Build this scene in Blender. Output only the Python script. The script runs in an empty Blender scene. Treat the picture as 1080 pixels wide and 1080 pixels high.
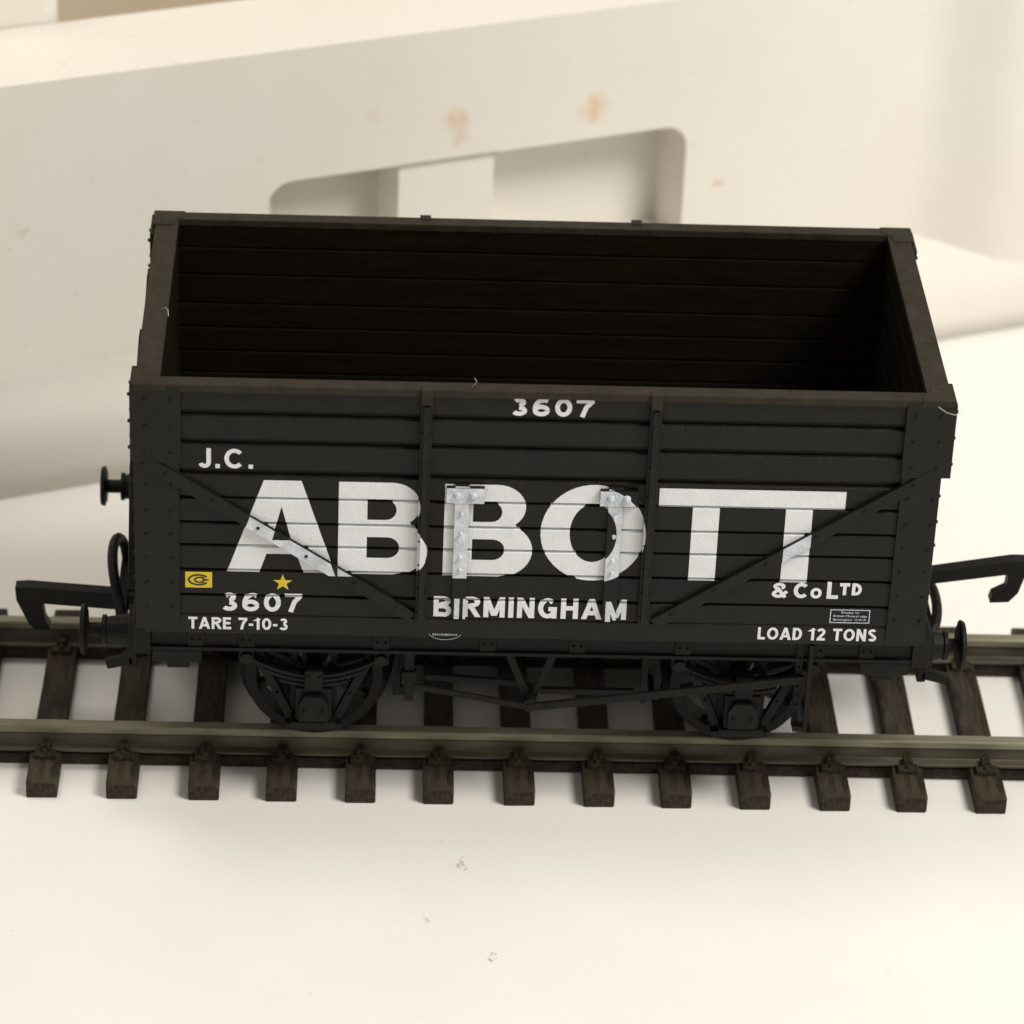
import bpy, bmesh, math, random
from mathutils import Vector, Matrix
random.seed(4)
K=0.1
C=bpy.context.scene.collection
scene=bpy.context.scene
# ------------------------------------------------------------------ materials
def newmat(name):
    m=bpy.data.materials.new(name); m.use_nodes=True
    nt=m.node_tree; b=nt.nodes["Principled BSDF"]; return m,nt,b
def noise(nt,scale,detail=3,rough=.6,vec=None):
    n=nt.nodes.new("ShaderNodeTexNoise"); n.inputs["Scale"].default_value=scale
    n.inputs["Detail"].default_value=detail; n.inputs["Roughness"].default_value=rough
    if vec: nt.links.new(vec,n.inputs["Vector"])
    return n
def ramp(nt,src,stops):
    r=nt.nodes.new("ShaderNodeValToRGB")
    e=r.color_ramp.elements
    e[0].position,e[0].color=stops[0][0],(*stops[0][1],1); e[1].position,e[1].color=stops[-1][0],(*stops[-1][1],1)
    for p,c in stops[1:-1]:
        x=e.new(p); x.color=(*c,1)
    nt.links.new(src,r.inputs[0]); return r
def coords(nt,scale=None):
    t=nt.nodes.new("ShaderNodeTexCoord")
    if scale is None: return t.outputs["Object"]
    m=nt.nodes.new("ShaderNodeMapping"); m.inputs["Scale"].default_value=scale
    nt.links.new(t.outputs["Object"],m.inputs["Vector"]); return m.outputs[0]
def bump(nt,b,h,strength,dist):
    n=nt.nodes.new("ShaderNodeBump"); n.inputs["Strength"].default_value=strength; n.inputs["Distance"].default_value=dist
    nt.links.new(h,n.inputs["Height"]); nt.links.new(n.outputs[0],b.inputs["Normal"])
def plastic(name,c1,c2,rough=.5,scale=3,bs=.25,spec=.4,streak=None,fine=60):
    m,nt,b=newmat(name); v=coords(nt,streak)
    n=noise(nt,scale,4,.65,v); r=ramp(nt,n.outputs[0],[(.35,c1),(.7,c2)])
    nt.links.new(r.outputs[0],b.inputs["Base Color"])
    rr=nt.nodes.new("ShaderNodeMapRange"); rr.inputs[3].default_value=rough-.1; rr.inputs[4].default_value=rough+.15
    nt.links.new(n.outputs[0],rr.inputs[0]); nt.links.new(rr.outputs[0],b.inputs["Roughness"])
    b.inputs["Specular IOR Level"].default_value=spec
    f=noise(nt,fine,1,.6,v); bump(nt,b,f.outputs[0],bs,.02)
    return m
M_black=plastic("black_wagon_paint",(.0050,.0048,.0032),(.0100,.0092,.006),.44,4,.3,.24)
M_rim=plastic("dusty_rim_paint",(.018,.014,.0085),(.033,.026,.017),.6,6,.4,.22)
M_inside=plastic("interior_paint",(.0045,.0030,.0010),(.0095,.0066,.0022),.7,5,.5,.08,(.4,1,3))
M_under=plastic("underframe_plastic",(.0028,.0027,.0022),(.0080,.0073,.0052),.5,6,.35,.2)
M_white=plastic("white_lettering_paint",(.70,.725,.75),(.77,.79,.81),.5,7,.25,.4)
M_whited=plastic("groove_shade_and_plate_grey",(.26,.28,.30),(.42,.45,.48),.6,9,.3,.3)  # groove shade painted into the letters; also the builder's plate grey
M_whitem=plastic("worn_lettering_paint",(.46,.50,.56),(.72,.75,.80),.45,9,.4,.5)
M_yellow=plastic("yellow_label_ink",(.62,.46,.02),(.74,.56,.04),.5,9,.1)
M_dark=plastic("dark_label_ink",(.02,.02,.015),(.03,.03,.02),.5,9,.1)
M_sleeper=plastic("sleeper_plastic",(.016,.012,.007),(.060,.047,.032),.7,2.2,.8,.2,(9,1.2,9),4)
def railmat(name,a,b_,c,met):
    m,nt,b=newmat(name)
    v=coords(nt,(.5,3,3)); n=noise(nt,3,4,.6,v)
    r=ramp(nt,n.outputs[0],[(.3,a),(.55,b_),(.78,c)]); nt.links.new(r.outputs[0],b.inputs["Base Color"])
    b.inputs["Metallic"].default_value=met; b.inputs["Roughness"].default_value=.42
    f=noise(nt,30,2,.6,v); bump(nt,b,f.outputs[0],.15,.02); return m
M_rail=railmat("tarnished_rail_metal",(.15,.142,.09),(.21,.20,.135),(.29,.28,.20),.3)
M_railweb=railmat("dark_rail_web",(.045,.040,.024),(.070,.063,.039),(.10,.091,.06),.15)  # darker brown for faces below the rail head
def white_plastic(name,spots,c1,c2,rough=.4):
    m,nt,b=newmat(name); v=coords(nt)
    n=noise(nt,.35,3,.6,v); r=ramp(nt,n.outputs[0],[(.3,c1),(.7,c2)])
    col=r.outputs[0]
    if spots:
        w=noise(nt,6,4,.75,v)
        sub=nt.nodes.new("ShaderNodeVectorMath"); sub.operation='SCALE'; sub.inputs["Scale"].default_value=.42
        nt.links.new(w.outputs["Color"],sub.inputs[0])
        add=nt.nodes.new("ShaderNodeVectorMath"); add.operation='ADD'
        nt.links.new(v,add.inputs[0]); nt.links.new(sub.outputs[0],add.inputs[1])
    for (p,rad,c,op) in spots:
        d=nt.nodes.new("ShaderNodeVectorMath"); d.operation='DISTANCE'; d.inputs[1].default_value=(p[0]*K+.21,p[1]*K+.21,p[2]*K+.21)
        nt.links.new(add.outputs[0],d.inputs[0])
        mr=nt.nodes.new("ShaderNodeMapRange"); mr.inputs[1].default_value=rad*K; mr.inputs[2].default_value=rad*K*.2
        mr.inputs[3].default_value=0; mr.inputs[4].default_value=op
        nt.links.new(d.outputs["Value"],mr.inputs[0])
        mx=nt.nodes.new("ShaderNodeMix"); mx.data_type='RGBA'
        nt.links.new(mr.outputs[0],mx.inputs[0]); nt.links.new(col,mx.inputs[6]); mx.inputs[7].default_value=(*c,1)
        col=mx.outputs[2]
    sp=noise(nt,7,1,.5,v); rs=nt.nodes.new("ShaderNodeMapRange"); rs.inputs[1].default_value=.75; rs.inputs[2].default_value=.82; rs.inputs[4].default_value=.35
    nt.links.new(sp.outputs[0],rs.inputs[0])
    mx=nt.nodes.new("ShaderNodeMix"); mx.data_type='RGBA'
    nt.links.new(rs.outputs[0],mx.inputs[0]); nt.links.new(col,mx.inputs[6]); mx.inputs[7].default_value=(.42,.33,.22,1)
    nt.links.new(mx.outputs[2],b.inputs["Base Color"])
    b.inputs["Roughness"].default_value=rough
    bn=noise(nt,1.2,2,.5,v); bump(nt,b,bn.outputs[0],.12,.05)
    return m
M_ground=white_plastic("white_plastic_surface",[((-6.5,-24.5,0),.55,(.34,.20,.07),.9),((-5.9,-24.1,0),.5,(.34,.20,.07),.9),((-3.6,-38,0),.6,(.33,.17,.05),.95),((-9,-33,0),.38,(.38,.27,.14),.7)],(.77,.75,.705),(.815,.795,.755))
M_wall=white_plastic("white_tray_plastic",[((52.5,6,33),1.9,(.68,.46,.25),.65),((53,6,31),1.4,(.66,.47,.28),.5),((68.5,6,31.9),2.1,(.68,.43,.20),.7),((84,6,21),.9,(.6,.32,.12),.8),((5,6,27),.9,(.6,.42,.25),.5),((43,6,35),1.3,(.66,.5,.32),.35)],(.74,.705,.635),(.785,.755,.69),.45)
M_far=white_plastic("shade_tan_tray_and_lint",[],(.52,.44,.33),(.58,.50,.38),.5)  # tan puts the far wall's shade into its colour; lint shares it
# ------------------------------------------------------------------ mesh helpers (millimetres in, scaled by K)
def box(bm,x0,x1,y0,y1,z0,z1):
    if x0>x1:x0,x1=x1,x0
    if y0>y1:y0,y1=y1,y0
    vs=[bm.verts.new((x*K,y*K,z*K)) for x in(x0,x1) for y in(y0,y1) for z in(z0,z1)]
    for f in((0,1,3,2),(4,6,7,5),(0,4,5,1),(2,3,7,6),(0,2,6,4),(1,5,7,3)): bm.faces.new([vs[i] for i in f])
def prism(bm,pts,axis,a0,a1,pts2=None):
    def P(u,w,a):
        return {'y':(u*K,a*K,w*K),'x':(a*K,u*K,w*K),'z':(u*K,w*K,a*K)}[axis]
    A=[bm.verts.new(P(u,w,a0)) for u,w in pts]; B=[bm.verts.new(P(u,w,a1)) for u,w in (pts2 or pts)]
    n=len(pts); bm.faces.new(A); bm.faces.new(B[::-1])
    for i in range(n): bm.faces.new((A[i],B[i],B[(i+1)%n],A[(i+1)%n]))
def cyl(bm,p0,p1,r,r2=None,seg=20):
    p0=Vector(p0)*K;p1=Vector(p1)*K; d=p1-p0; r2=r if r2 is None else r2
    q=d.to_track_quat('Z','Y').to_matrix().to_4x4()
    bmesh.ops.create_cone(bm,cap_ends=True,segments=seg,radius1=r*K,radius2=r2*K,depth=d.length,matrix=Matrix.Translation((p0+p1)/2)@q)
def bar(bm,p0,p1,w,h,up=(0,1,0)):
    p0=Vector(p0)*K;p1=Vector(p1)*K; d=(p1-p0).normalized(); u=Vector(up); s=d.cross(u).normalized(); u=s.cross(d).normalized()
    vs=[]
    for p in(p0,p1):
        for a,b_ in((-1,-1),(1,-1),(1,1),(-1,1)): vs.append(bm.verts.new(p+s*a*w*K/2+u*b_*h*K/2))
    for f in((0,1,2,3),(7,6,5,4),(0,4,5,1),(1,5,6,2),(2,6,7,3),(3,7,4,0)): bm.faces.new([vs[i] for i in f])
def bolt(bm,x,y,z,r=.22,n=(0,-1,0),h=.18):
    n=Vector(n); p=Vector((x,y,z)); cyl(bm,p-n*.1,p+n*h,r,r*.65,8)
def tube(bm,pts,r,seg=8):
    for a,b_ in zip(pts,pts[1:]): cyl(bm,a,b_,r,None,seg)
    for p in pts: bmesh.ops.create_uvsphere(bm,u_segments=8,v_segments=6,radius=r*K,matrix=Matrix.Translation(Vector(p)*K))
def lathe_y(bm,prof,cx,cz,seg=48):
    rings=[]
    for i in range(seg):
        a=2*math.pi*i/seg; rings.append([bm.verts.new(((cx+r*math.cos(a))*K,y*K,(cz+r*math.sin(a))*K)) for y,r in prof])
    n=len(prof)
    for i in range(seg):
        A=rings[i];B=rings[(i+1)%seg]
        for j in range(n): bm.faces.new((A[j],B[j],B[(j+1)%n],A[(j+1)%n]))
def finish(bm,name,mats,parent=None,bev=0,smooth=False,label=None,seg=2):
    bmesh.ops.recalc_face_normals(bm,faces=bm.faces)
    me=bpy.data.meshes.new(name); bm.to_mesh(me); bm.free()
    for m in(mats if isinstance(mats,list) else [mats]): me.materials.append(m)
    o=bpy.data.objects.new(name,me); C.objects.link(o)
    if parent: o.parent=parent
    if bev:
        md=o.modifiers.new("bevel",'BEVEL'); md.width=bev*K; md.segments=seg; md.limit_method='ANGLE'; md.angle_limit=math.radians(40)
    if smooth:
        for p in me.polygons: p.use_smooth=True
    if label: o["label"]=label
    return o
def empty(name,label,cat,loc=(0,0,0)):
    o=bpy.data.objects.new(name,None); C.objects.link(o); o.location=Vector(loc)*K
    o["label"]=label;o["category"]=cat; o.empty_display_size=.5; return o
# ------------------------------------------------------------------ ground
bm=bmesh.new(); box(bm,-400,400,-300,500,-3,0)
g=finish(bm,"ground",M_ground); g["kind"]="structure"
# ------------------------------------------------------------------ track
track=empty("railway_track","length of model track with dark brown sleepers and tarnished rails","model track")
def rail(yc):
    bm=bmesh.new()
    pts=[(-1.10,1.75),(1.10,1.75),(1.10,2.0),(.35,2.2),(.3,3.25),(.58,3.5),(.62,4.1),(.52,4.25),(-.52,4.25),(-.62,4.1),(-.58,3.5),(-.3,3.25),(-.35,2.2),(-1.10,2.0)]
    prism(bm,[(yc+u,w) for u,w in pts],'x',-61,61)
    o=finish(bm,"rail",[M_rail,M_railweb],track,.05)
    for p in o.data.polygons:
        if p.center.z/K<3.45: p.material_index=1
    return o
rail(-9.0); rail(9.0)
SX0,SP=-44.07,7.25
protos=[]
for k in range(3):
    bm=bmesh.new()
    e=.12*k
    pts=[(-1.40,-15+e),(-1.25,-15.1),(1.3,-15.05),(1.42,-14.9),(1.38,-5),(1.4,3),(1.35,14.9),(1.2,15.05),(-1.3,15),(-1.38,13),(-1.32,2),(-1.4,-6)]
    prism(bm,pts,'z',0,1.65)
    for s in(-1,1):
        yc=9.0*s
        for t in(-1,1):
            y0=yc+t*1.15
            box(bm,-.95,.95,y0,y0+t*1.15,1.6,2.15)
            prism(bm,[(-.55,2.1),(.55,2.1),(.4,2.75),(-.4,2.75)],'y',min(y0-t*.5,y0+t*.45),max(y0-t*.5,y0+t*.45))
        box(bm,-.9,.9,yc-1.25,yc+1.25,1.6,1.74)
        cyl(bm,(0,yc-2.0,2.1),(0,yc-2.0,2.6),.3,.22,8); cyl(bm,(0,yc+2.0,2.1),(0,yc+2.0,2.6),.3,.22,8)
    if k==0:
        s0=finish(bm,"sleeper",M_sleeper,track,.1); protos.append(s0.data); s0.location.x=(SX0-2*SP)*K
    else:
        t_=finish(bm,"tmp",M_sleeper); protos.append(t_.data); bpy.data.objects.remove(t_)
for i in range(-1,15):
    o=s0.copy(); o.data=protos[i%3]; o.parent=track; C.objects.link(o)
    o.location.x=(SX0+i*SP+random.uniform(-.08,.08))*K; o.rotation_euler.z=random.uniform(-.008,.008)
for yc in(-9.0,9.0):
    bm=bmesh.new(); box(bm,-60,60,yc-.6,yc+.6,.15,1.2); finish(bm,"sleeper_web",M_sleeper,track)
# ------------------------------------------------------------------ wagon
wagon=empty("goods_wagon","black seven-plank open model wagon with white lettering, standing on the track","model wagon",(0,0,0))
GZ=[41.2,38.4,35.4,32.9,30.4,28.1,25.6,23.0]
ZB,ZT=21.0,43.75
def gw(z): return .36 if z>35 else .17
def gd(z): return .46 if z>35 else .32
def prof(z):
    for g in GZ:
        w=gw(g); d=abs(z-g)
        if d<=w:
            return gd(g)*min(1,(w-d)/(w*.6))
    return 0
def plank_profile(outer,inner,sgn):
    o=[];i=[]
    o.append((outer,ZB)); i.append((inner,ZB))
    for g in sorted(GZ):
        w=gw(g); q=gd(g); o+= [(outer,g-w),(outer-q,g-w*.4),(outer-q,g+w*.4),(outer,g+w)]
        i+= [(inner,g-.14),(inner+.18,g-.05),(inner+.18,g+.05),(inner,g+.14)]
    o.append((outer,ZT)); i.append((inner,ZT))
    return [(sgn*u,z) for u,z in o+i[::-1]]
bm=bmesh.new()
for s in(-1,1): prism(bm,plank_profile(16.6,15.5,s),'x',-33.25,33.25)
for s in(-1,1): prism(bm,[(x,z) for x,z in plank_profile(34.5,33.0,s)],'y',-16.5,16.5)
body=finish(bm,"body",[M_black,M_inside],wagon,.04)
for p in body.data.polygons:
    c=p.center/K
    if abs(c.y)<16.0 and abs(c.x)<33.4: p.material_index=1
bm=bmesh.new(); box(bm,-33.4,33.4,-15.8,15.8,20.2,22.2); finish(bm,"floor",M_inside,wagon)
# rim capping
bm=bmesh.new()
for s in(-1,1): box(bm,-34.9,34.9,s*16.95,s*15.45,ZT-.35,44.1)
for e in(-1,1): box(bm,e*35.05,e*32.95,-15.43,15.43,ZT-.3,44.07)
for s in(-1,1):
    for e in(-1,1):
        prism(bm,[(e*35.3,s*17.05),(e*32.4,s*17.05),(e*32.4,s*15.8),(e*33.2,s*15.4),(e*33.4,s*14.2),(e*35.3,s*14.2)],'z',ZT-.2,44.17)
        bolt(bm,e*34.3,s*14.9,44.17,.2,(0,0,1),.1)
    for x in(-10.1,9.6): box(bm,x-.5,x+.5,s*17.3,s*16.4,ZT-1,44.22)
finish(bm,"rim_capping",M_rim,wagon,.1)
bm=bmesh.new()
for s in(-1,1): box(bm,-34.4,34.4,s*16.7,s*14.5,19.1,20.98)
finish(bm,"kerb_rail",M_black,wagon,.08)
for s in(-1,1):
    for e in(-1,1):
        bm=bmesh.new()
        lo=35.2 if e<0 else 34.75
        box(bm,e*31.3,e*lo,s*16.88,s*16.3,19.6,36.6)
        box(bm,e*lo,e*34.3,s*16.8,s*13.4,19.6,36.4)
        box(bm,e*31.15,e*35.5,s*17.02,s*16.3,36.5,ZT)
        box(bm,e*35.5,e*34.3,s*16.95,s*13.0,36.5,ZT)
        for z in [42.6,40,37.4,34.2,31.6,29.2,26.8,24.3,21.8]:
            yy=s*(17.02 if z>36.5 else 16.88)
            for x in(32.0,34.2): bolt(bm,e*x,yy,z,.2,(0,s,0))
            xx=e*(35.5 if z>36.5 else lo)
            for y in(16.0,13.9): bolt(bm,xx,s*y,z,.24,(e,0,0),.25)
        finish(bm,"corner_plate",M_black,wagon,.06)
for s in(-1,1):
    for x in(-10.1,9.6):
        bm=bmesh.new()
        box(bm,x-.5,x+.5,s*17.15,s*16.3,20.9,ZT-.3)
        box(bm,x-.25,x+.25,s*17.45,s*17.1,21.2,42.6)
        for z in [42.9,40,37,34.1,31.6,29.2,26.8,24.3,21.9]: 
            bolt(bm,x-.36,s*17.12,z,.13,(0,s,0),.14); bolt(bm,x+.36,s*17.12,z,.13,(0,s,0),.14)
        finish(bm,"side_stanchion",M_black,wagon,.05)
DL=((-34.3,36.6),(-10.9,21.3)); DR=((34.3,37.0),(10.6,21.1)); DW=1.1; DY=17.05
for s in(-1,1):
    for (a,b_) in(DL,DR):
        bm=bmesh.new(); bar(bm,(a[0],s*16.7,a[1]),(b_[0],s*16.7,b_[1]),DW,.7,(0,1,0))
        for t in(.08,.25,.42,.6,.78,.94):
            bolt(bm,a[0]+(b_[0]-a[0])*t,s*17.05,a[1]+(b_[1]-a[1])*t,.2,(0,s,0),.18)
        finish(bm,"diagonal_brace",M_black,wagon,.06)
HX=(-6.8,6.55); HW=.62
for s in(-1,1):
    for x in HX:
        bm=bmesh.new()
        box(bm,x-HW,x+HW,s*17.0,s*16.4,21.3,34.9)
        box(bm,x-HW-.75,x+HW+1.3,s*17.1,s*16.4,33.1,34.6)
        finish(bm,"hinge",M_black,wagon,.06)
for e in(-1,1):
    for y in(-6,6):
        bm=bmesh.new(); prism(bm,[(e*34.4,17.5),(e*36.6,17.5),(e*36.3,30),(e*35.3,43.3),(e*34.4,43.3)],'y',y-.8,y+.8)
        finish(bm,"end_stanchion",M_black,wagon,.1)
    bm=bmesh.new()
    for z in(26.5,37): bar(bm,(e*34.65,-13,z),(e*34.65,13,z),.35,1.0,(0,0,1))
    finish(bm,"end_strap",M_black,wagon,.05)
bm=bmesh.new()
for s in(-1,1):
    box(bm,-34.0,34.0,s*15.4,s*14.0,16.6,19.2); box(bm,-34,34,s*15.8,s*15.3,18.6,19.08); box(bm,-34,34,s*15.7,s*15.3,16.6,16.95)
    for x in(-30,-25.5,-13.5,-4,4,13.5,25.5,30):
        box(bm,x-.7,x+.7,s*15.6,s*15.3,17.0,18.5); bolt(bm,x-.35,s*15.6,17.7,.15,(0,s,0)); bolt(bm,x+.35,s*15.6,17.7,.15,(0,s,0))
finish(bm,"solebar",M_under,wagon,.06)
for e in(-1,1):
    bm=bmesh.new(); box(bm,e*34.02,e*35.6,-15.8,15.8,16.2,19.7)
    for s in(-1,1):
        box(bm,e*29.5,e*33.9,s*15.5,s*13.2,15.2,16.5); box(bm,e*30.6,e*32.6,s*15.2,s*13.6,14.4,15.3)
    finish(bm,"headstock",M_under,wagon,.12)
# ------------------------------------------------------------------ running gear
WX=(-19.5,19.3); AZ=10.5
for cx in WX:
    bm=bmesh.new(); cyl(bm,(cx,-13.5,AZ),(cx,13.5,AZ),.7,None,16); cyl(bm,(cx,-7,AZ),(cx,7,AZ),1.1,None,16)
    ax=finish(bm,"wheelset",M_under,wagon,.05)
    for s in(-1,1):
        bm=bmesh.new()
        pr=[(s*7.3,7.0),(s*7.9,7.0),(s*8.2,6.35),(s*10.0,6.25),(s*10.0,5.3),(s*7.3,5.3)]
        lathe_y(bm,pr,cx,AZ)
        lathe_y(bm,[(s*7.4,1.7),(s*10.1,1.5),(s*10.1,.5),(s*7.4,.5)],cx,AZ,24)
        for i in range(8):
            a=i*math.pi/4+.3
            bar(bm,(cx+1.3*math.cos(a),s*8.8,AZ+1.3*math.sin(a)),(cx+5.4*math.cos(a),s*8.8,AZ+5.4*math.sin(a)),.55,1.1,(0,1,0))
        finish(bm,"wheel",M_under,ax,.06)
    for s in(-1,1):
        bm=bmesh.new()
        for t in(-1,1):
            bar(bm,(cx+t*6.0,s*13.2,16.9),(cx+t*2.1,s*13.2,8.3),.8,.7,(0,1,0))
            box(bm,cx+t*1.5,cx+t*2.1,s*12.6,s*13.4,7.6,16.9)
            bolt(bm,cx+t*5.6,s*13.55,15.8,.22,(0,s,0)); bolt(bm,cx+t*4.7,s*13.55,13.7,.2,(0,s,0)); bolt(bm,cx+t*3.3,s*13.55,10.9,.2,(0,s,0))
        box(bm,cx-2.6,cx+2.6,s*12.5,s*13.9,7.2,7.8)
        box(bm,cx-6.8,cx+6.8,s*12.5,s*14.2,16.2,16.75)
        ag=finish(bm,"axle_guard",M_under,wagon,.06)
        bm=bmesh.new()
        box(bm,cx-1.6,cx+1.6,s*13.2,s*14.8,8.7,12.2)
        prism(bm,[(cx-1.3,9.1),(cx+1.3,9.1),(cx+1.3,10.9),(cx+.8,11.7),(cx-.8,11.7),(cx-1.3,10.9)],'y',min(s*14.7,s*15.5),max(s*14.7,s*15.5))
        box(bm,cx-2.0,cx+2.0,s*13.2,s*15.1,8.1,8.75); box(bm,cx-.8,cx+.8,s*13.4,s*15.1,12.1,14.2)
        for u in(-.8,.8): bolt(bm,cx+u,s*15.5,10.2,.22,(0,s,0),.3); bolt(bm,cx+u*.7,s*15.1,13.6,.2,(0,s,0),.25)
        finish(bm,"axlebox",M_under,ag,.12)
        bm=bmesh.new()
        for L in range(3):
            half=6.0-L*1.5; N=10; zz=[]
            for i in range(N+1):
                u=-half+2*half*i/N; zz.append((cx+u, 13.6-L*.46+ (u*u)/36*2.0))
            up=[(x,z) for x,z in zz]; lowr=[(x,z-.32) for x,z in zz][::-1]
            prism(bm,up+lowr,'y',min(s*13.7,s*14.8),max(s*13.7,s*14.8))
        for t in(-1,1):
            box(bm,cx+t*5.4,cx+t*6.7,s*13.3,s*15.0,15.0,16.9)
            cyl(bm,(cx+t*6.0,s*13.3,15.6),(cx+t*6.0,s*15.4,15.6),.55,None,12)
        finish(bm,"leaf_spring",M_under,ag,.03)
for s in(-1,1):
    bm=bmesh.new(); y=s*14.2
    for t in(-1,1): bar(bm,(t*2.3,y,16.7),(t*.2,y,11.2),.6,.5)
    box(bm,-2.7,2.7,y-.35,y+.35,16.2,16.9)
    cyl(bm,(0,s*12.6,11.2),(0,s*15.4,11.2),.65,None,14)
    finish(bm,"brake_hanger",M_under,wagon,.04)
    bm=bmesh.new()
    pts=[(-9.5,s*12.3,12.2),(-1.0,s*12.3,11.7),(1.0,s*12.3,10.9),(9.5,s*12.3,10.9)]
    for a,b_ in zip(pts,pts[1:]): bar(bm,a,b_,.6,.5)
    for t,x in((1,WX[0]+7.7),(-1,WX[1]-7.7)):
        bar(bm,(x+t*.7,s*9.6,16.6),(x+t*.3,s*9.6,10.6),.7,.8)
        prism(bm,[(x-t*.5,8.2),(x+t*.9,8.4),(x+t*1.1,12.6),(x-t*.35,12.9),(x-t*.75,10.5)],'y',s*8.6-0.9,s*8.6+.9)
        cyl(bm,(x+t*.5,s*8.0,10.9),(x+t*.5,s*12.6,10.9),.4,None,10)
    bar(bm,(-10.9,s*12.9,16.6),(-10.9,s*12.9,10.0),.85,.5); box(bm,-11.6,-10.2,s*12.6,s*13.3,11.8,13.2)
    bar(bm,(10.4,s*12.9,16.6),(10.4,s*12.9,10.2),.6,.5)
    finish(bm,"brake_rigging",M_under,wagon,.04)
    bm=bmesh.new()
    bar(bm,(-10.6,s*14.9,12.8),(0,s*15.1,10.9),.55,.35); bar(bm,(-.3,s*15.3,10.95),(24.6,s*15.9,14.9),.75,.4)
    finish(bm,"brake_lever",M_under,wagon,.04)
    bm=bmesh.new()
    bar(bm,(24.0,s*15.5,18.8),(24.0,s*15.5,9.8),.6,.35); bar(bm,(24.9,s*16.3,18.8),(24.9,s*16.3,9.8),.4,.3); bar(bm,(23.8,s*15.85,9.8),(25.1,s*15.85,9.8),.5,1.0)
    for i in range(7): bolt(bm,24.0,s*15.7,11+i*1.0,.13,(0,s,0),.2)
    finish(bm,"lever_guard",M_under,wagon,.04)
# buffers
for e in(-1,1):
    q=0 if e<0 else 1.3
    for s in(-1,1):
        bm=bmesh.new(); y=s*12.9; z=16.9
        box(bm,e*35.5,e*36.1,y-1.9,y+1.9,z-1.7,z+1.7)
        cyl(bm,(e*35.9,y,z),(e*(38.2-q*.7),y,z),1.5,1.15,20); cyl(bm,(e*(38.1-q*.7),y,z),(e*(38.5-q*.7),y,z),1.35,None,20)
        cyl(bm,(e*(38.4-q),y,z),(e*(40.0-q),y,z),.65,None,16)
        hd=finish(bm,"buffer",M_under,wagon,.06)
        R_=2.35 if s<0 else 1.95
        bm=bmesh.new(); cyl(bm,(e*(39.8-q),y,z),(e*(40.0-q),y,z),R_*.75,R_,28); cyl(bm,(e*(40.0-q),y,z),(e*(40.4-q),y,z),R_,R_*.93,28)
        finish(bm,"buffer_head",M_under,hd,.08,seg=3)
# couplings
for e in(-1,1):
    bm=bmesh.new()
    if e<0: shape=[(33,12.8),(46.3,13.7),(47.5,13.6),(47.4,12.2),(46.3,9.6),(45.6,9.0),(44.3,9.1),(44.8,10.2),(45.0,11.9),(38,11.4),(33,11.2)]
    else: shape=[(33,16.6),(37,17.1),(45.2,18.6),(46.6,18.6),(46.6,17.4),(46.0,15.1),(45.2,14.1),(43.4,14.0),(43.6,14.8),(44.8,15.5),(44.9,17.1),(37,15.8),(33,15.3)]
    prism(bm,[(e*x,zz) for x,zz in shape],'y',-.7,.7)
    box(bm,e*30,e*34,-2,2,14.5,16.8)
    box(bm,e*32.5,e*34.5,-1.6,1.6,11.3,14.6)
    bar(bm,(e*36.0,-10,14.6),(e*36.0,-10,11.4),.8,1.2); bar(bm,(e*36.0,-10.2,12.2),(e*38.4,-10.2,11.6),.9,.8)
    cp=finish(bm,"coupling",M_under,wagon,.1)
    bm=bmesh.new()
    zz=15.9 if e<0 else 15.0
    ht=4.2 if e<0 else 1.6
    pts=[]
    Xo=37.4
    for i in range(13):
        a=math.pi*i/12; pts.append((e*(Xo+1.0*math.sin(a)),-4.8*math.cos(a),zz-2.5+ht*math.sin(a)**.6))
    tube(bm,pts,.5)
    bar(bm,(e*Xo,-4.8,zz-2.5),(e*Xo,4.8,zz-2.5),1.0,1.6,(0,0,1))
    bar(bm,(e*34.5,-2,zz-2.2),(e*Xo,-2,zz-2.4),.8,1.0,(0,0,1)); bar(bm,(e*34.5,2,zz-2.2),(e*Xo,2,zz-2.4),.8,1.0,(0,0,1))
    finish(bm,"coupling_loop",M_under,cp,.08)
# ------------------------------------------------------------------ lettering (paint film following the planks and ironwork)
def diag_d(a,b_,x,z):
    ax,az=a;bx,bz=b_; dx,dz=bx-ax,bz-az; L=math.hypot(dx,dz)
    return ((x-ax)*dz-(z-az)*dx)/L
def surf(x,z):
    for hx in HX:
        if hx-HW-.75<x<hx+HW+1.3 and 33.1<z<34.6: return 17.1,2
        if abs(x-hx)<HW and 21.3<z<34.9: return 17.0,2
    for sx in(-10.1,9.6):
        if abs(x-sx)<.25: return 17.45,0
        if abs(x-sx)<.5: return 17.15,0
    if x<-10.9 and abs(diag_d(*DL,x,z))<DW/2: return DY,2
    if x>10.6 and abs(diag_d(*DR,x,z))<DW/2: return DY,2
    if z<20.98: return 16.7,0
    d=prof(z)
    return 16.6-d, (1 if d>.27 else 0)  # groove bottoms take the painted-in shade grey
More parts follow.
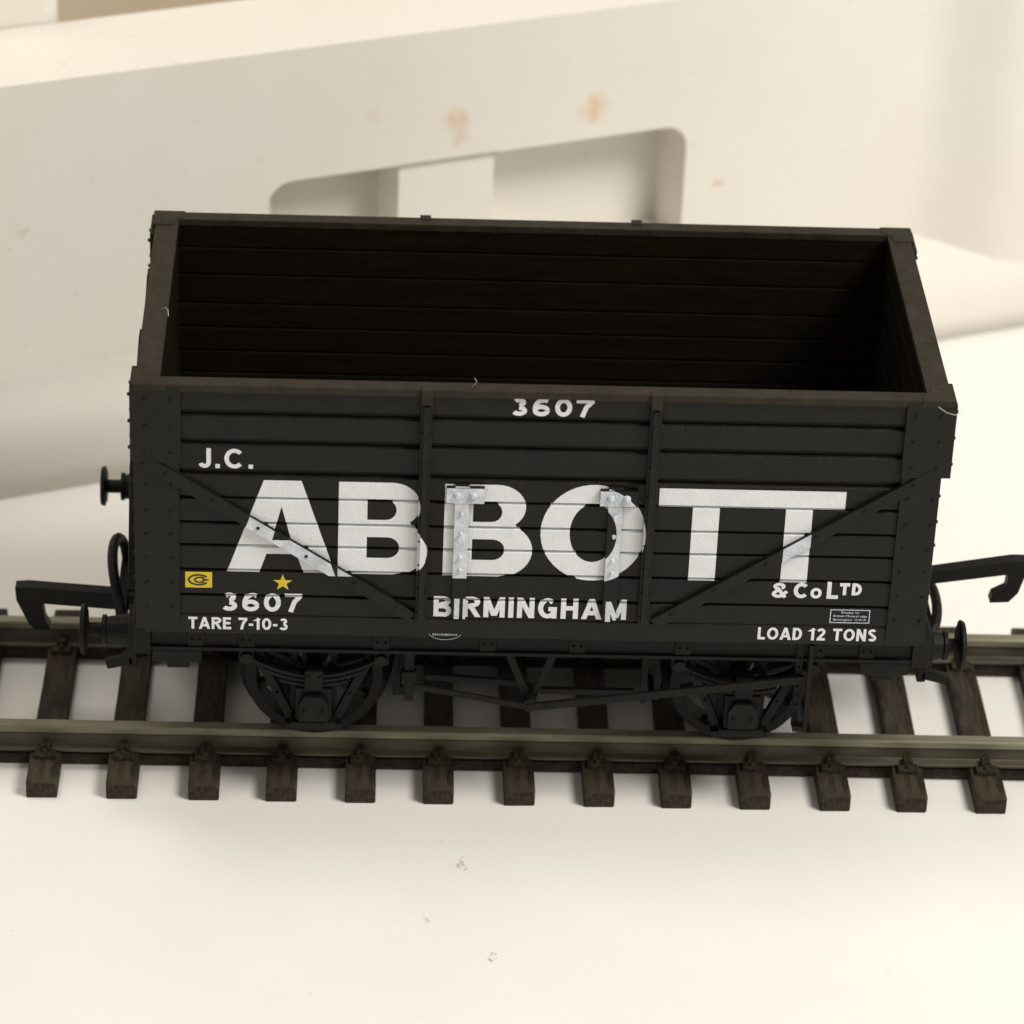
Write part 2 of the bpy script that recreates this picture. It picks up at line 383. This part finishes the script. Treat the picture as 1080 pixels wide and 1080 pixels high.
def paint(me2d,name,mats,label=None,lift=.035):
    """flat mesh in XY (mm; z = extra lift) cut at every relief edge and laid on the front"""
    bm=bmesh.new(); bm.from_mesh(me2d)
    def cut(co,no):
        bmesh.ops.bisect_plane(bm,geom=bm.verts[:]+bm.edges[:]+bm.faces[:],dist=1e-5,plane_co=co,plane_no=no)
    for g in GZ:
        w=gw(g)
        for z in(g-w,g-w*.4,g+w*.4,g+w): cut((0,z,0),(0,1,0))
    cut((0,20.98,0),(0,1,0))
    xs=[v.co.x for v in bm.verts]; x0,x1=min(xs),max(xs)
    for hx in HX:
        for x in(hx-HW,hx+HW,hx-HW-.75,hx+HW+1.3):
            if x0<x<x1: cut((x,0,0),(1,0,0))
    for x in(-10.6,-10.35,-9.85,-9.6,9.1,9.35,9.85,10.1):
        if x0<x<x1: cut((x,0,0),(1,0,0))
    cut((0,33.1,0),(0,1,0)); cut((0,34.6,0),(0,1,0))
    for (a,b_) in(DL,DR):
        if (a[0]<0)==(x0<0):
            dx,dz=b_[0]-a[0],b_[1]-a[1]; L=math.hypot(dx,dz); n=Vector((dz/L,-dx/L,0))
            for s in(-1,1): cut(Vector((a[0],a[1],0))+n*s*DW/2,n)
    bmesh.ops.split_edges(bm,edges=bm.edges[:])
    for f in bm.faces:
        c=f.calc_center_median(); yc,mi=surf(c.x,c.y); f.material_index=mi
        for v in f.verts:
            if yc<=16.6: 
                zz=c.y+(v.co.y-c.y)*.999; y=16.6-prof(zz)
            else: y=yc
            v.co=Vector((v.co.x*K,-(y+lift+v.co.z)*K,v.co.y*K))
    bmesh.ops.remove_doubles(bm,verts=bm.verts[:],dist=1e-5)
    for f in bm.faces:
        f.normal_update()
        if f.normal.y>0: f.normal_flip()
    me=bpy.data.meshes.new(name); bm.to_mesh(me); bm.free()
    for m in mats: me.materials.append(m)
    o=bpy.data.objects.new(name,me); C.objects.link(o); o.parent=body
    if label: o["label"]=label
    return o
def curve_mesh(cu):
    ob=bpy.data.objects.new("t",cu); C.objects.link(ob); bpy.context.view_layer.update()
    me=bpy.data.meshes.new_from_object(ob.evaluated_get(bpy.context.evaluated_depsgraph_get()))
    bpy.data.objects.remove(ob); return me
def contours(cs):
    cu=bpy.data.curves.new("c",'CURVE'); cu.dimensions='2D'; cu.fill_mode='BOTH'
    for c in cs:
        sp=cu.splines.new('POLY'); sp.points.add(len(c)-1); sp.use_cyclic_u=True
        for p,(x,y) in zip(sp.points,c): p.co=(x,y,0,1)
    return curve_mesh(cu)
def text_mesh(s,x0,x1,z0,z1,bold=.02,space=1.05):
    cu=bpy.data.curves.new("t",'FONT'); cu.body=s; cu.size=1; cu.offset=bold; cu.space_character=space; cu.resolution_u=4
    me=curve_mesh(cu)
    xs=[v.co.x for v in me.vertices]; ys=[v.co.y for v in me.vertices]
    ax,bx,ay,by=min(xs),max(xs),min(ys),max(ys)
    for v in me.vertices:
        v.co.x=x0+(v.co.x-ax)/(bx-ax)*(x1-x0); v.co.y=z0+(v.co.y-ay)/(by-ay)*(z1-z0); v.co.z=0
    return me
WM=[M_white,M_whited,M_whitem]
def arc(cx,cy,rx,ry,a0,a1,n=14):
    return [(cx+rx*math.cos(math.radians(a0+(a1-a0)*i/n)),cy+ry*math.sin(math.radians(a0+(a1-a0)*i/n))) for i in range(n+1)]
def shift(cs,dx,dz,sx=1,sz=1): return [[(x*sx+dx,z*sz+dz) for x,z in c] for c in cs]
A=[[(0,0),(2.85,0),(3.45,1.9),(6.1,1.9),(6.7,0),(9.5,0),(6.45,9.3),(3.2,9.3)],[(3.95,3.55),(5.55,3.55),(4.75,6.7)]]
B=[[(0,0)]+arc(4.9,2.7,2.9,2.7,-90,55)+arc(4.6,7.05,2.5,2.25,-50,90)+[(0,9.3)],
   [(2.5,1.7)]+arc(4.3,2.75,1.05,1.05,-90,90,10)+[(2.5,3.8)],
   [(2.5,5.55)]+arc(4.1,6.55,.95,1.0,-90,90,10)+[(2.5,7.55)]]
O=[arc(4.6,4.65,4.6,4.85,0,352,44),arc(4.6,4.65,2.05,2.95,0,350,36)]
T=[[(3.0,0),(5.35,0),(5.35,7.35),(8.15,7.35),(8.15,9.3),(0,9.3),(0,7.35),(3.0,7.35)]]
zb=25.45
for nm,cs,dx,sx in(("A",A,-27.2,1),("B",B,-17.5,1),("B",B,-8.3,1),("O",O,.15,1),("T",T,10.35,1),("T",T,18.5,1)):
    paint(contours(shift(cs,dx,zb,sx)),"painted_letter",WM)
# plain grotesque alphabet: filled strokes on a cap height of 1
def glyph(ch,w):
    h=w/2
    G={
    'A':([[(h*.9,0),(.40,1)],[(.80-h*.9,0),(.40,1)],[(.18,.30),(.62,.30)]],.80),
    'B':([[(h,0),(h,1)],[(h,1-h),(.36,1-h)]+arc(.36,.755,.24-h*.2,.245-h,90,-90,8)+[(h,.51)],[(h,.51),(.38,.51)]+arc(.38,.29,.28-h*.4,.22+.0,90,-90,8)[1:-1]+[(.38,h),(h,h)]],.68),
    'C':([arc(.39,.5,.39-h,.5-h,42,318,20)],.76),
    'D':([[(h,0),(h,1)],[(h,1-h),(.30,1-h)]+arc(.30,.5,.38-h,.5-h,90,-90,12)+[(h,h)]],.70),
    'E':([[(h,0),(h,1)],[(h,1-h),(.58,1-h)],[(h,.52),(.54,.52)],[(h,h),(.60,h)]],.60),
    'G':([arc(.39,.5,.39-h,.5-h,45,335,20),[(.42,.46),(.76,.46)],[(.76-h,0),(.76-h,.46)]],.78),
    'H':([[(h,0),(h,1)],[(.70-h,0),(.70-h,1)],[(h,.52),(.7-h,.52)]],.70),
    'I':([[(h,0),(h,1)]],w),
    'J':([[(.50-h,1),(.50-h,.30)]+arc(.25,.28,.25-h,.28-h,0,-165,10)],.50),
    'L':([[(h,0),(h,1)],[(h,h),(.55,h)]],.55),
    'M':([[(h,0),(h,1)],[(.86-h,0),(.86-h,1)],[(h,1),(.43,.08)],[(.86-h,1),(.43,.08)]],.86),
    'N':([[(h,0),(h,1)],[(.70-h,0),(.70-h,1)],[(h,1),(.70-h,0)]],.70),
    'O':([arc(.41,.5,.41-h,.5-h,0,360,28)],.82),
    'R':([[(h,0),(h,1)],[(h,1-h),(.38,1-h)]+arc(.38,.735,.25-h*.3,.265-h,90,-90,8)+[(h,.47)],[(.36,.47),(.62,0)]],.70),
    'S':([arc(.32,.735,.30-h,.265-h,25,262,12)+arc(.33,.275,.31-h,.275-h,82,-155,12)],.64),
    'T':([[(0,1-h),(.66,1-h)],[(.33,0),(.33,1)]],.66),
    '0':([arc(.34,.5,.34-h,.5-h,0,360,24)],.68),
    '1':([[(.34-h,0),(.34-h,1)],[(.0,.74),(.30,.90)]],.40),
    '2':([arc(.31,.70,.31-h,.30-h,165,-30,12)+[(.10,h)],[(.02,h),(.62,h)]],.64),
    '3':([arc(.32,.745,.27-h,.255-h,155,-90,12),arc(.32,.285,.32-h,.285-h,90,-155,12)],.66),
    '6':([arc(.34,.32,.34-h,.32-h,0,360,22),[(h,.34)]+arc(.42,.45,.42-h,.55-h,178,62,10)],.68),
    '7':([[(0,1-h),(.64,1-h)],[(.60,1-h),(.36,.55),(.22,0)]],.64),
    '-':([[(0,.42),(.32,.42)]],.32),
    '.':([[(h,0),(h,w*1.05)]],w),
    '&':([arc(.34,.76,.19,.24-h,-60,250,14)+[(.62,0+h*.3)],[(.25,.58)]+arc(.32,.27,.32-h,.27-h,120,330,12)+[(.68,.45)]],.74),
    ' ':([],.28)}
    return G[ch]
def stroke(pts,w):
    n=len(pts); L=[];R_=[]
    for i,(x,y) in enumerate(pts):
        a=pts[max(0,i-1)]; c=pts[min(n-1,i+1)]; dx,dy=c[0]-a[0],c[1]-a[1]; l=math.hypot(dx,dy) or 1; nx,ny=-dy/l*w/2,dx/l*w/2
        L.append((x+nx,y+ny)); R_.append((x-nx,y-ny))
    return L,R_
def word(s,x0,x1,z0,z1,w=.2,gap=.16,name="painted_lettering",mats=None,lift=.035):
    bm=bmesh.new(); cur=0; k=0; H=z1-z0
    tot=sum(glyph(c,w)[1] for c in s)+gap*(len(s)-1)
    for c in s:
        ss,adv=glyph(c,w)
        sx=(x1-x0)/tot
        for pl in ss:
            P=[(x0+(cur+x)*sx,z0+z*H) for x,z in pl]
            L,R_=stroke(P,w*H)
            if len(pl)==2 and abs(pl[0][1]-pl[1][1])>1e-6:
                (xa,za),(xb,zb_)=P; ln=math.hypot(xb-xa,zb_-za); hw=w*H/2*ln/max(abs(zb_-za),1e-6)
                hw=min(hw,w*H*.9)
                L=[(xa-hw,za),(xb-hw,zb_)];R_=[(xa+hw,za),(xb+hw,zb_)]
            k+=1; zo=.0025*(k%4)
            vl=[bm.verts.new((x,z,zo)) for x,z in L]; vr=[bm.verts.new((x,z,zo)) for x,z in R_]
            for i in range(len(vl)-1):
                try: bm.faces.new((vl[i],vl[i+1],vr[i+1],vr[i]))
                except ValueError: pass
        cur+=adv+gap
    me=bpy.data.meshes.new("w"); bm.to_mesh(me); bm.free()
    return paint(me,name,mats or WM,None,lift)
word("3607",-2.95,4.25,41.62,43.38,.235,.12,"painted_number"); word("3607",-27.75,-20.6,21.4,23.3,.225,.12,"painted_number")
word("J.C.",-29.7,-24.9,35.85,37.8,.2,.13)
word("TARE 7-10-3",-30.6,-21.8,19.55,20.78,.2,.12)
word("BIRMINGHAM",-9.0,8.1,21.25,23.35,.215,.13)
word("LOAD 12 TONS",19.9,30.5,19.55,20.82,.2,.13)
word("&",20.8,22.3,23.85,25.4,.21,.1)
word("C",22.75,24.15,23.85,25.45,.23,.1); word("O",24.25,25.3,23.85,24.95,.27,.1)
word("L",25.7,26.75,23.85,25.5,.23,.1)
word("TD",26.85,28.85,24.25,25.45,.25,.14)
# labels
paint(contours([[(-30.85,23.75),(-28.5,23.75),(-28.5,25.35),(-30.85,25.35)]]),"yellow_label",[M_yellow]*3)
L,R_=stroke(arc(-29.68,24.55,.86,.50,35,325,24),.17)
paint(contours([L+R_[::-1]]),"label_emblem",[M_dark]*3,None,.06)
L,R_=stroke(arc(-29.55,24.55,.48,.24,40,320,18),.15)
paint(contours([L+R_[::-1]]),"label_emblem",[M_dark]*3,None,.06)
paint(contours([[(-29.35,24.48),(-28.8,24.48),(-28.8,24.63),(-29.35,24.63)]]),"label_emblem",[M_dark]*3,None,.065)
st=[]
for i in range(10):
    r_=.88 if i%2==0 else .35; a=math.pi/2+i*math.pi/5; st.append((-22.3+r_*math.cos(a),24.4+r_*math.sin(a)))
paint(contours([st]),"yellow_star",[M_yellow]*3)
paint(contours([[(26.2,21.35),(29.75,21.35),(29.75,22.75),(26.2,22.75)],[(26.28,21.43),(26.28,22.67),(29.67,22.67),(29.67,21.43)]]),"label_frame",[M_whitem]*3)
for t,z,a,b_ in(("Empty to",22.3,27.2,28.8),("British Mineral sdgs",21.93,26.5,29.5),("Birmingham  G.W.R.",21.55,26.5,29.5)):
    paint(text_mesh(t,a,b_,z-.02,z+.26,.005,1.0),"label_writing",[M_whitem]*3)
# builder's plate: faint open arc with a row of tiny marks
bm=bmesh.new()
L,R_=stroke(arc(-7.9,19.3,1.45,.75,195,345,16),.06)
me=contours([L+R_[::-1]]); bm.from_mesh(me)
for i in range(12):
    x=-8.95+i*.19; z=19.08; hh=random.uniform(.05,.12)
    vs=[bm.verts.new((x+a*.06,z+b_*hh,0)) for a,b_ in((-1,-1),(1,-1),(1,1),(-1,1))]; bm.faces.new(vs)
for v_ in bm.verts: v_.co=Vector((v_.co.x*K,-16.76*K,(v_.co.y+.35)*K))
finish(bm,"builder_plate",M_whited,wagon)
for hx in HX:
    for x,z,r_ in((hx-.45,33.85,.42),(hx+.95,33.85,.42),(hx,32.0,.22),(hx,30.0,.22),(hx,27.6,.22),(hx,26.3,.22)):
        bm=bmesh.new()
        yy=-17.1 if z>33.1 else -17.0
        bolt(bm,x,yy,z,r_,(0,-1,0),.3)
        if r_>.3: cyl(bm,(x,yy-.25,z),(x,yy-.42,z),.2,.16,8)
        finish(bm,"hinge_bolt",M_whitem,body,.03)
# a few hairs of lint caught on the paintwork
for P in([(-6.3,-16.2,44.1),(-6.05,-16.4,44.45),(-5.9,-16.5,44.8),(-6.1,-16.7,45.2)],[(33.8,-17.1,43.6),(34.5,-17.35,43.2),(35.2,-17.45,43.05),(35.9,-17.3,43.2)],[(-33.6,-3,44.1),(-33.2,-3.4,44.5),(-32.9,-4.0,44.65),(-32.8,-4.8,44.4)]):
    bm=bmesh.new(); tube(bm,P,.028,6); finish(bm,"lint_hair",M_far,wagon)
# ------------------------------------------------------------------ white plastic tray behind
tray=empty("plastic_tray","white moulded plastic tray wall with a divided recess and brown stains","plastic tray",(-53,39,0))
tray.rotation_euler.z=math.radians(21.5)
def rpts(s0,s1,z0,z1,rl,rr):
    return arc(s1-rr,z1-rr,rr,rr,0,90,6)+arc(s0+rl,z1-rl,rl,rl,90,180,6)+[(s0,z0),(s1,z0)]
bm=bmesh.new()
prism(bm,[(-25,6),(108,6),(110,5.8),(112,5.2),(114,4.3),(116,3.3),(118,2.5),(121,1.9),(175,1.8),(175,20),(-25,20)],'z',0,43.5); w=finish(bm,"side_wall",M_wall,tray)
bmc=bmesh.new()
prism(bmc,rpts(31.0,46.4,13,28.8,3.0,.3),'y',5,12.5,rpts(34.2,46.3,14.5,27.9,1.2,.3))
prism(bmc,rpts(57.0,79.8,13,28.8,.9,2.6),'y',5,12.5,rpts(58.3,79.5,14.5,27.9,.8,2.2))
cutter=finish(bmc,"cutter",M_wall,tray)
bmc=bmesh.new(); box(bmc,46.0,57.6,5,6.7,13.2,28.75); cut2=finish(bmc,"cutter2",M_wall,tray)
for c_ in(cutter,cut2):
    md=w.modifiers.new("b",'BOOLEAN'); md.object=c_; md.operation='DIFFERENCE'; md.solver='EXACT'
bpy.context.view_layer.update()
me=bpy.data.meshes.new_from_object(w.evaluated_get(bpy.context.evaluated_depsgraph_get())); w.modifiers.clear(); w.data=me
bpy.data.objects.remove(cutter); bpy.data.objects.remove(cut2)
md=w.modifiers.new("bevel",'BEVEL'); md.width=.06; md.segments=3; md.limit_method='ANGLE'; md.angle_limit=math.radians(30)
for p in w.data.polygons: p.use_smooth=True
md=w.modifiers.new("wn",'WEIGHTED_NORMAL')
bm=bmesh.new()
pts=[(0,0),(.1,2.5),(.45,4.6),(1.1,6.3),(2.0,7.6),(3.2,8.7),(4.5,9.5),(5.6,10.4),(6.3,11.8),(7,11.8),(7,0)]
prism(bm,pts,'x',-25,170); f=finish(bm,"foot_flange",M_wall,tray,0)
for p in f.data.polygons: p.use_smooth=len(p.vertices)==4 and p.normal.y<0
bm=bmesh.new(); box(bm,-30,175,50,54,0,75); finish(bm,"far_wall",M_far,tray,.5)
bm=bmesh.new(); box(bm,-30,14,20.3,49.8,0,62); finish(bm,"divider",M_wall,tray,2.0,seg=5)
# ------------------------------------------------------------------ camera
cam=bpy.data.cameras.new("camera"); co=bpy.data.objects.new("camera",cam); C.objects.link(co); scene.camera=co
co.location=Vector((-15.4097,-299.3598,195.955))*K; co.rotation_euler=(1.0455,-.0375,-.0242)
cam.sensor_width=36; cam.lens=132.02; cam.clip_start=.5; cam.clip_end=500
cam.dof.use_dof=True; cam.dof.focus_distance=33.3; cam.dof.aperture_fstop=.45
# ------------------------------------------------------------------ light
wd=bpy.data.worlds.new("World"); scene.world=wd; wd.use_nodes=True
bg=wd.node_tree.nodes["Background"]; bg.inputs[0].default_value=(1.0,.94,.85,1); bg.inputs[1].default_value=.40
def area(name,loc,tgt,size,power,col):
    l=bpy.data.lights.new(name,'AREA'); l.shape='DISK'; l.size=size; l.energy=power; l.color=col
    o=bpy.data.objects.new(name,l); C.objects.link(o); o.location=loc
    o.rotation_euler=(Vector(tgt)-Vector(loc)).to_track_quat('-Z','Y').to_euler(); return o
area("key_light",(24,-14,38),(0,1,1),18,19800,(1,.965,.91))  # soft key from the upper right, its source unseen
area("added_fill_light",(-12,8,50),(0,0,0),16,6000,(1,.95,.87))  # second soft light added from back left, no visible source
scene.view_settings.view_transform='Standard'; scene.view_settings.look='None'; scene.view_settings.exposure=0
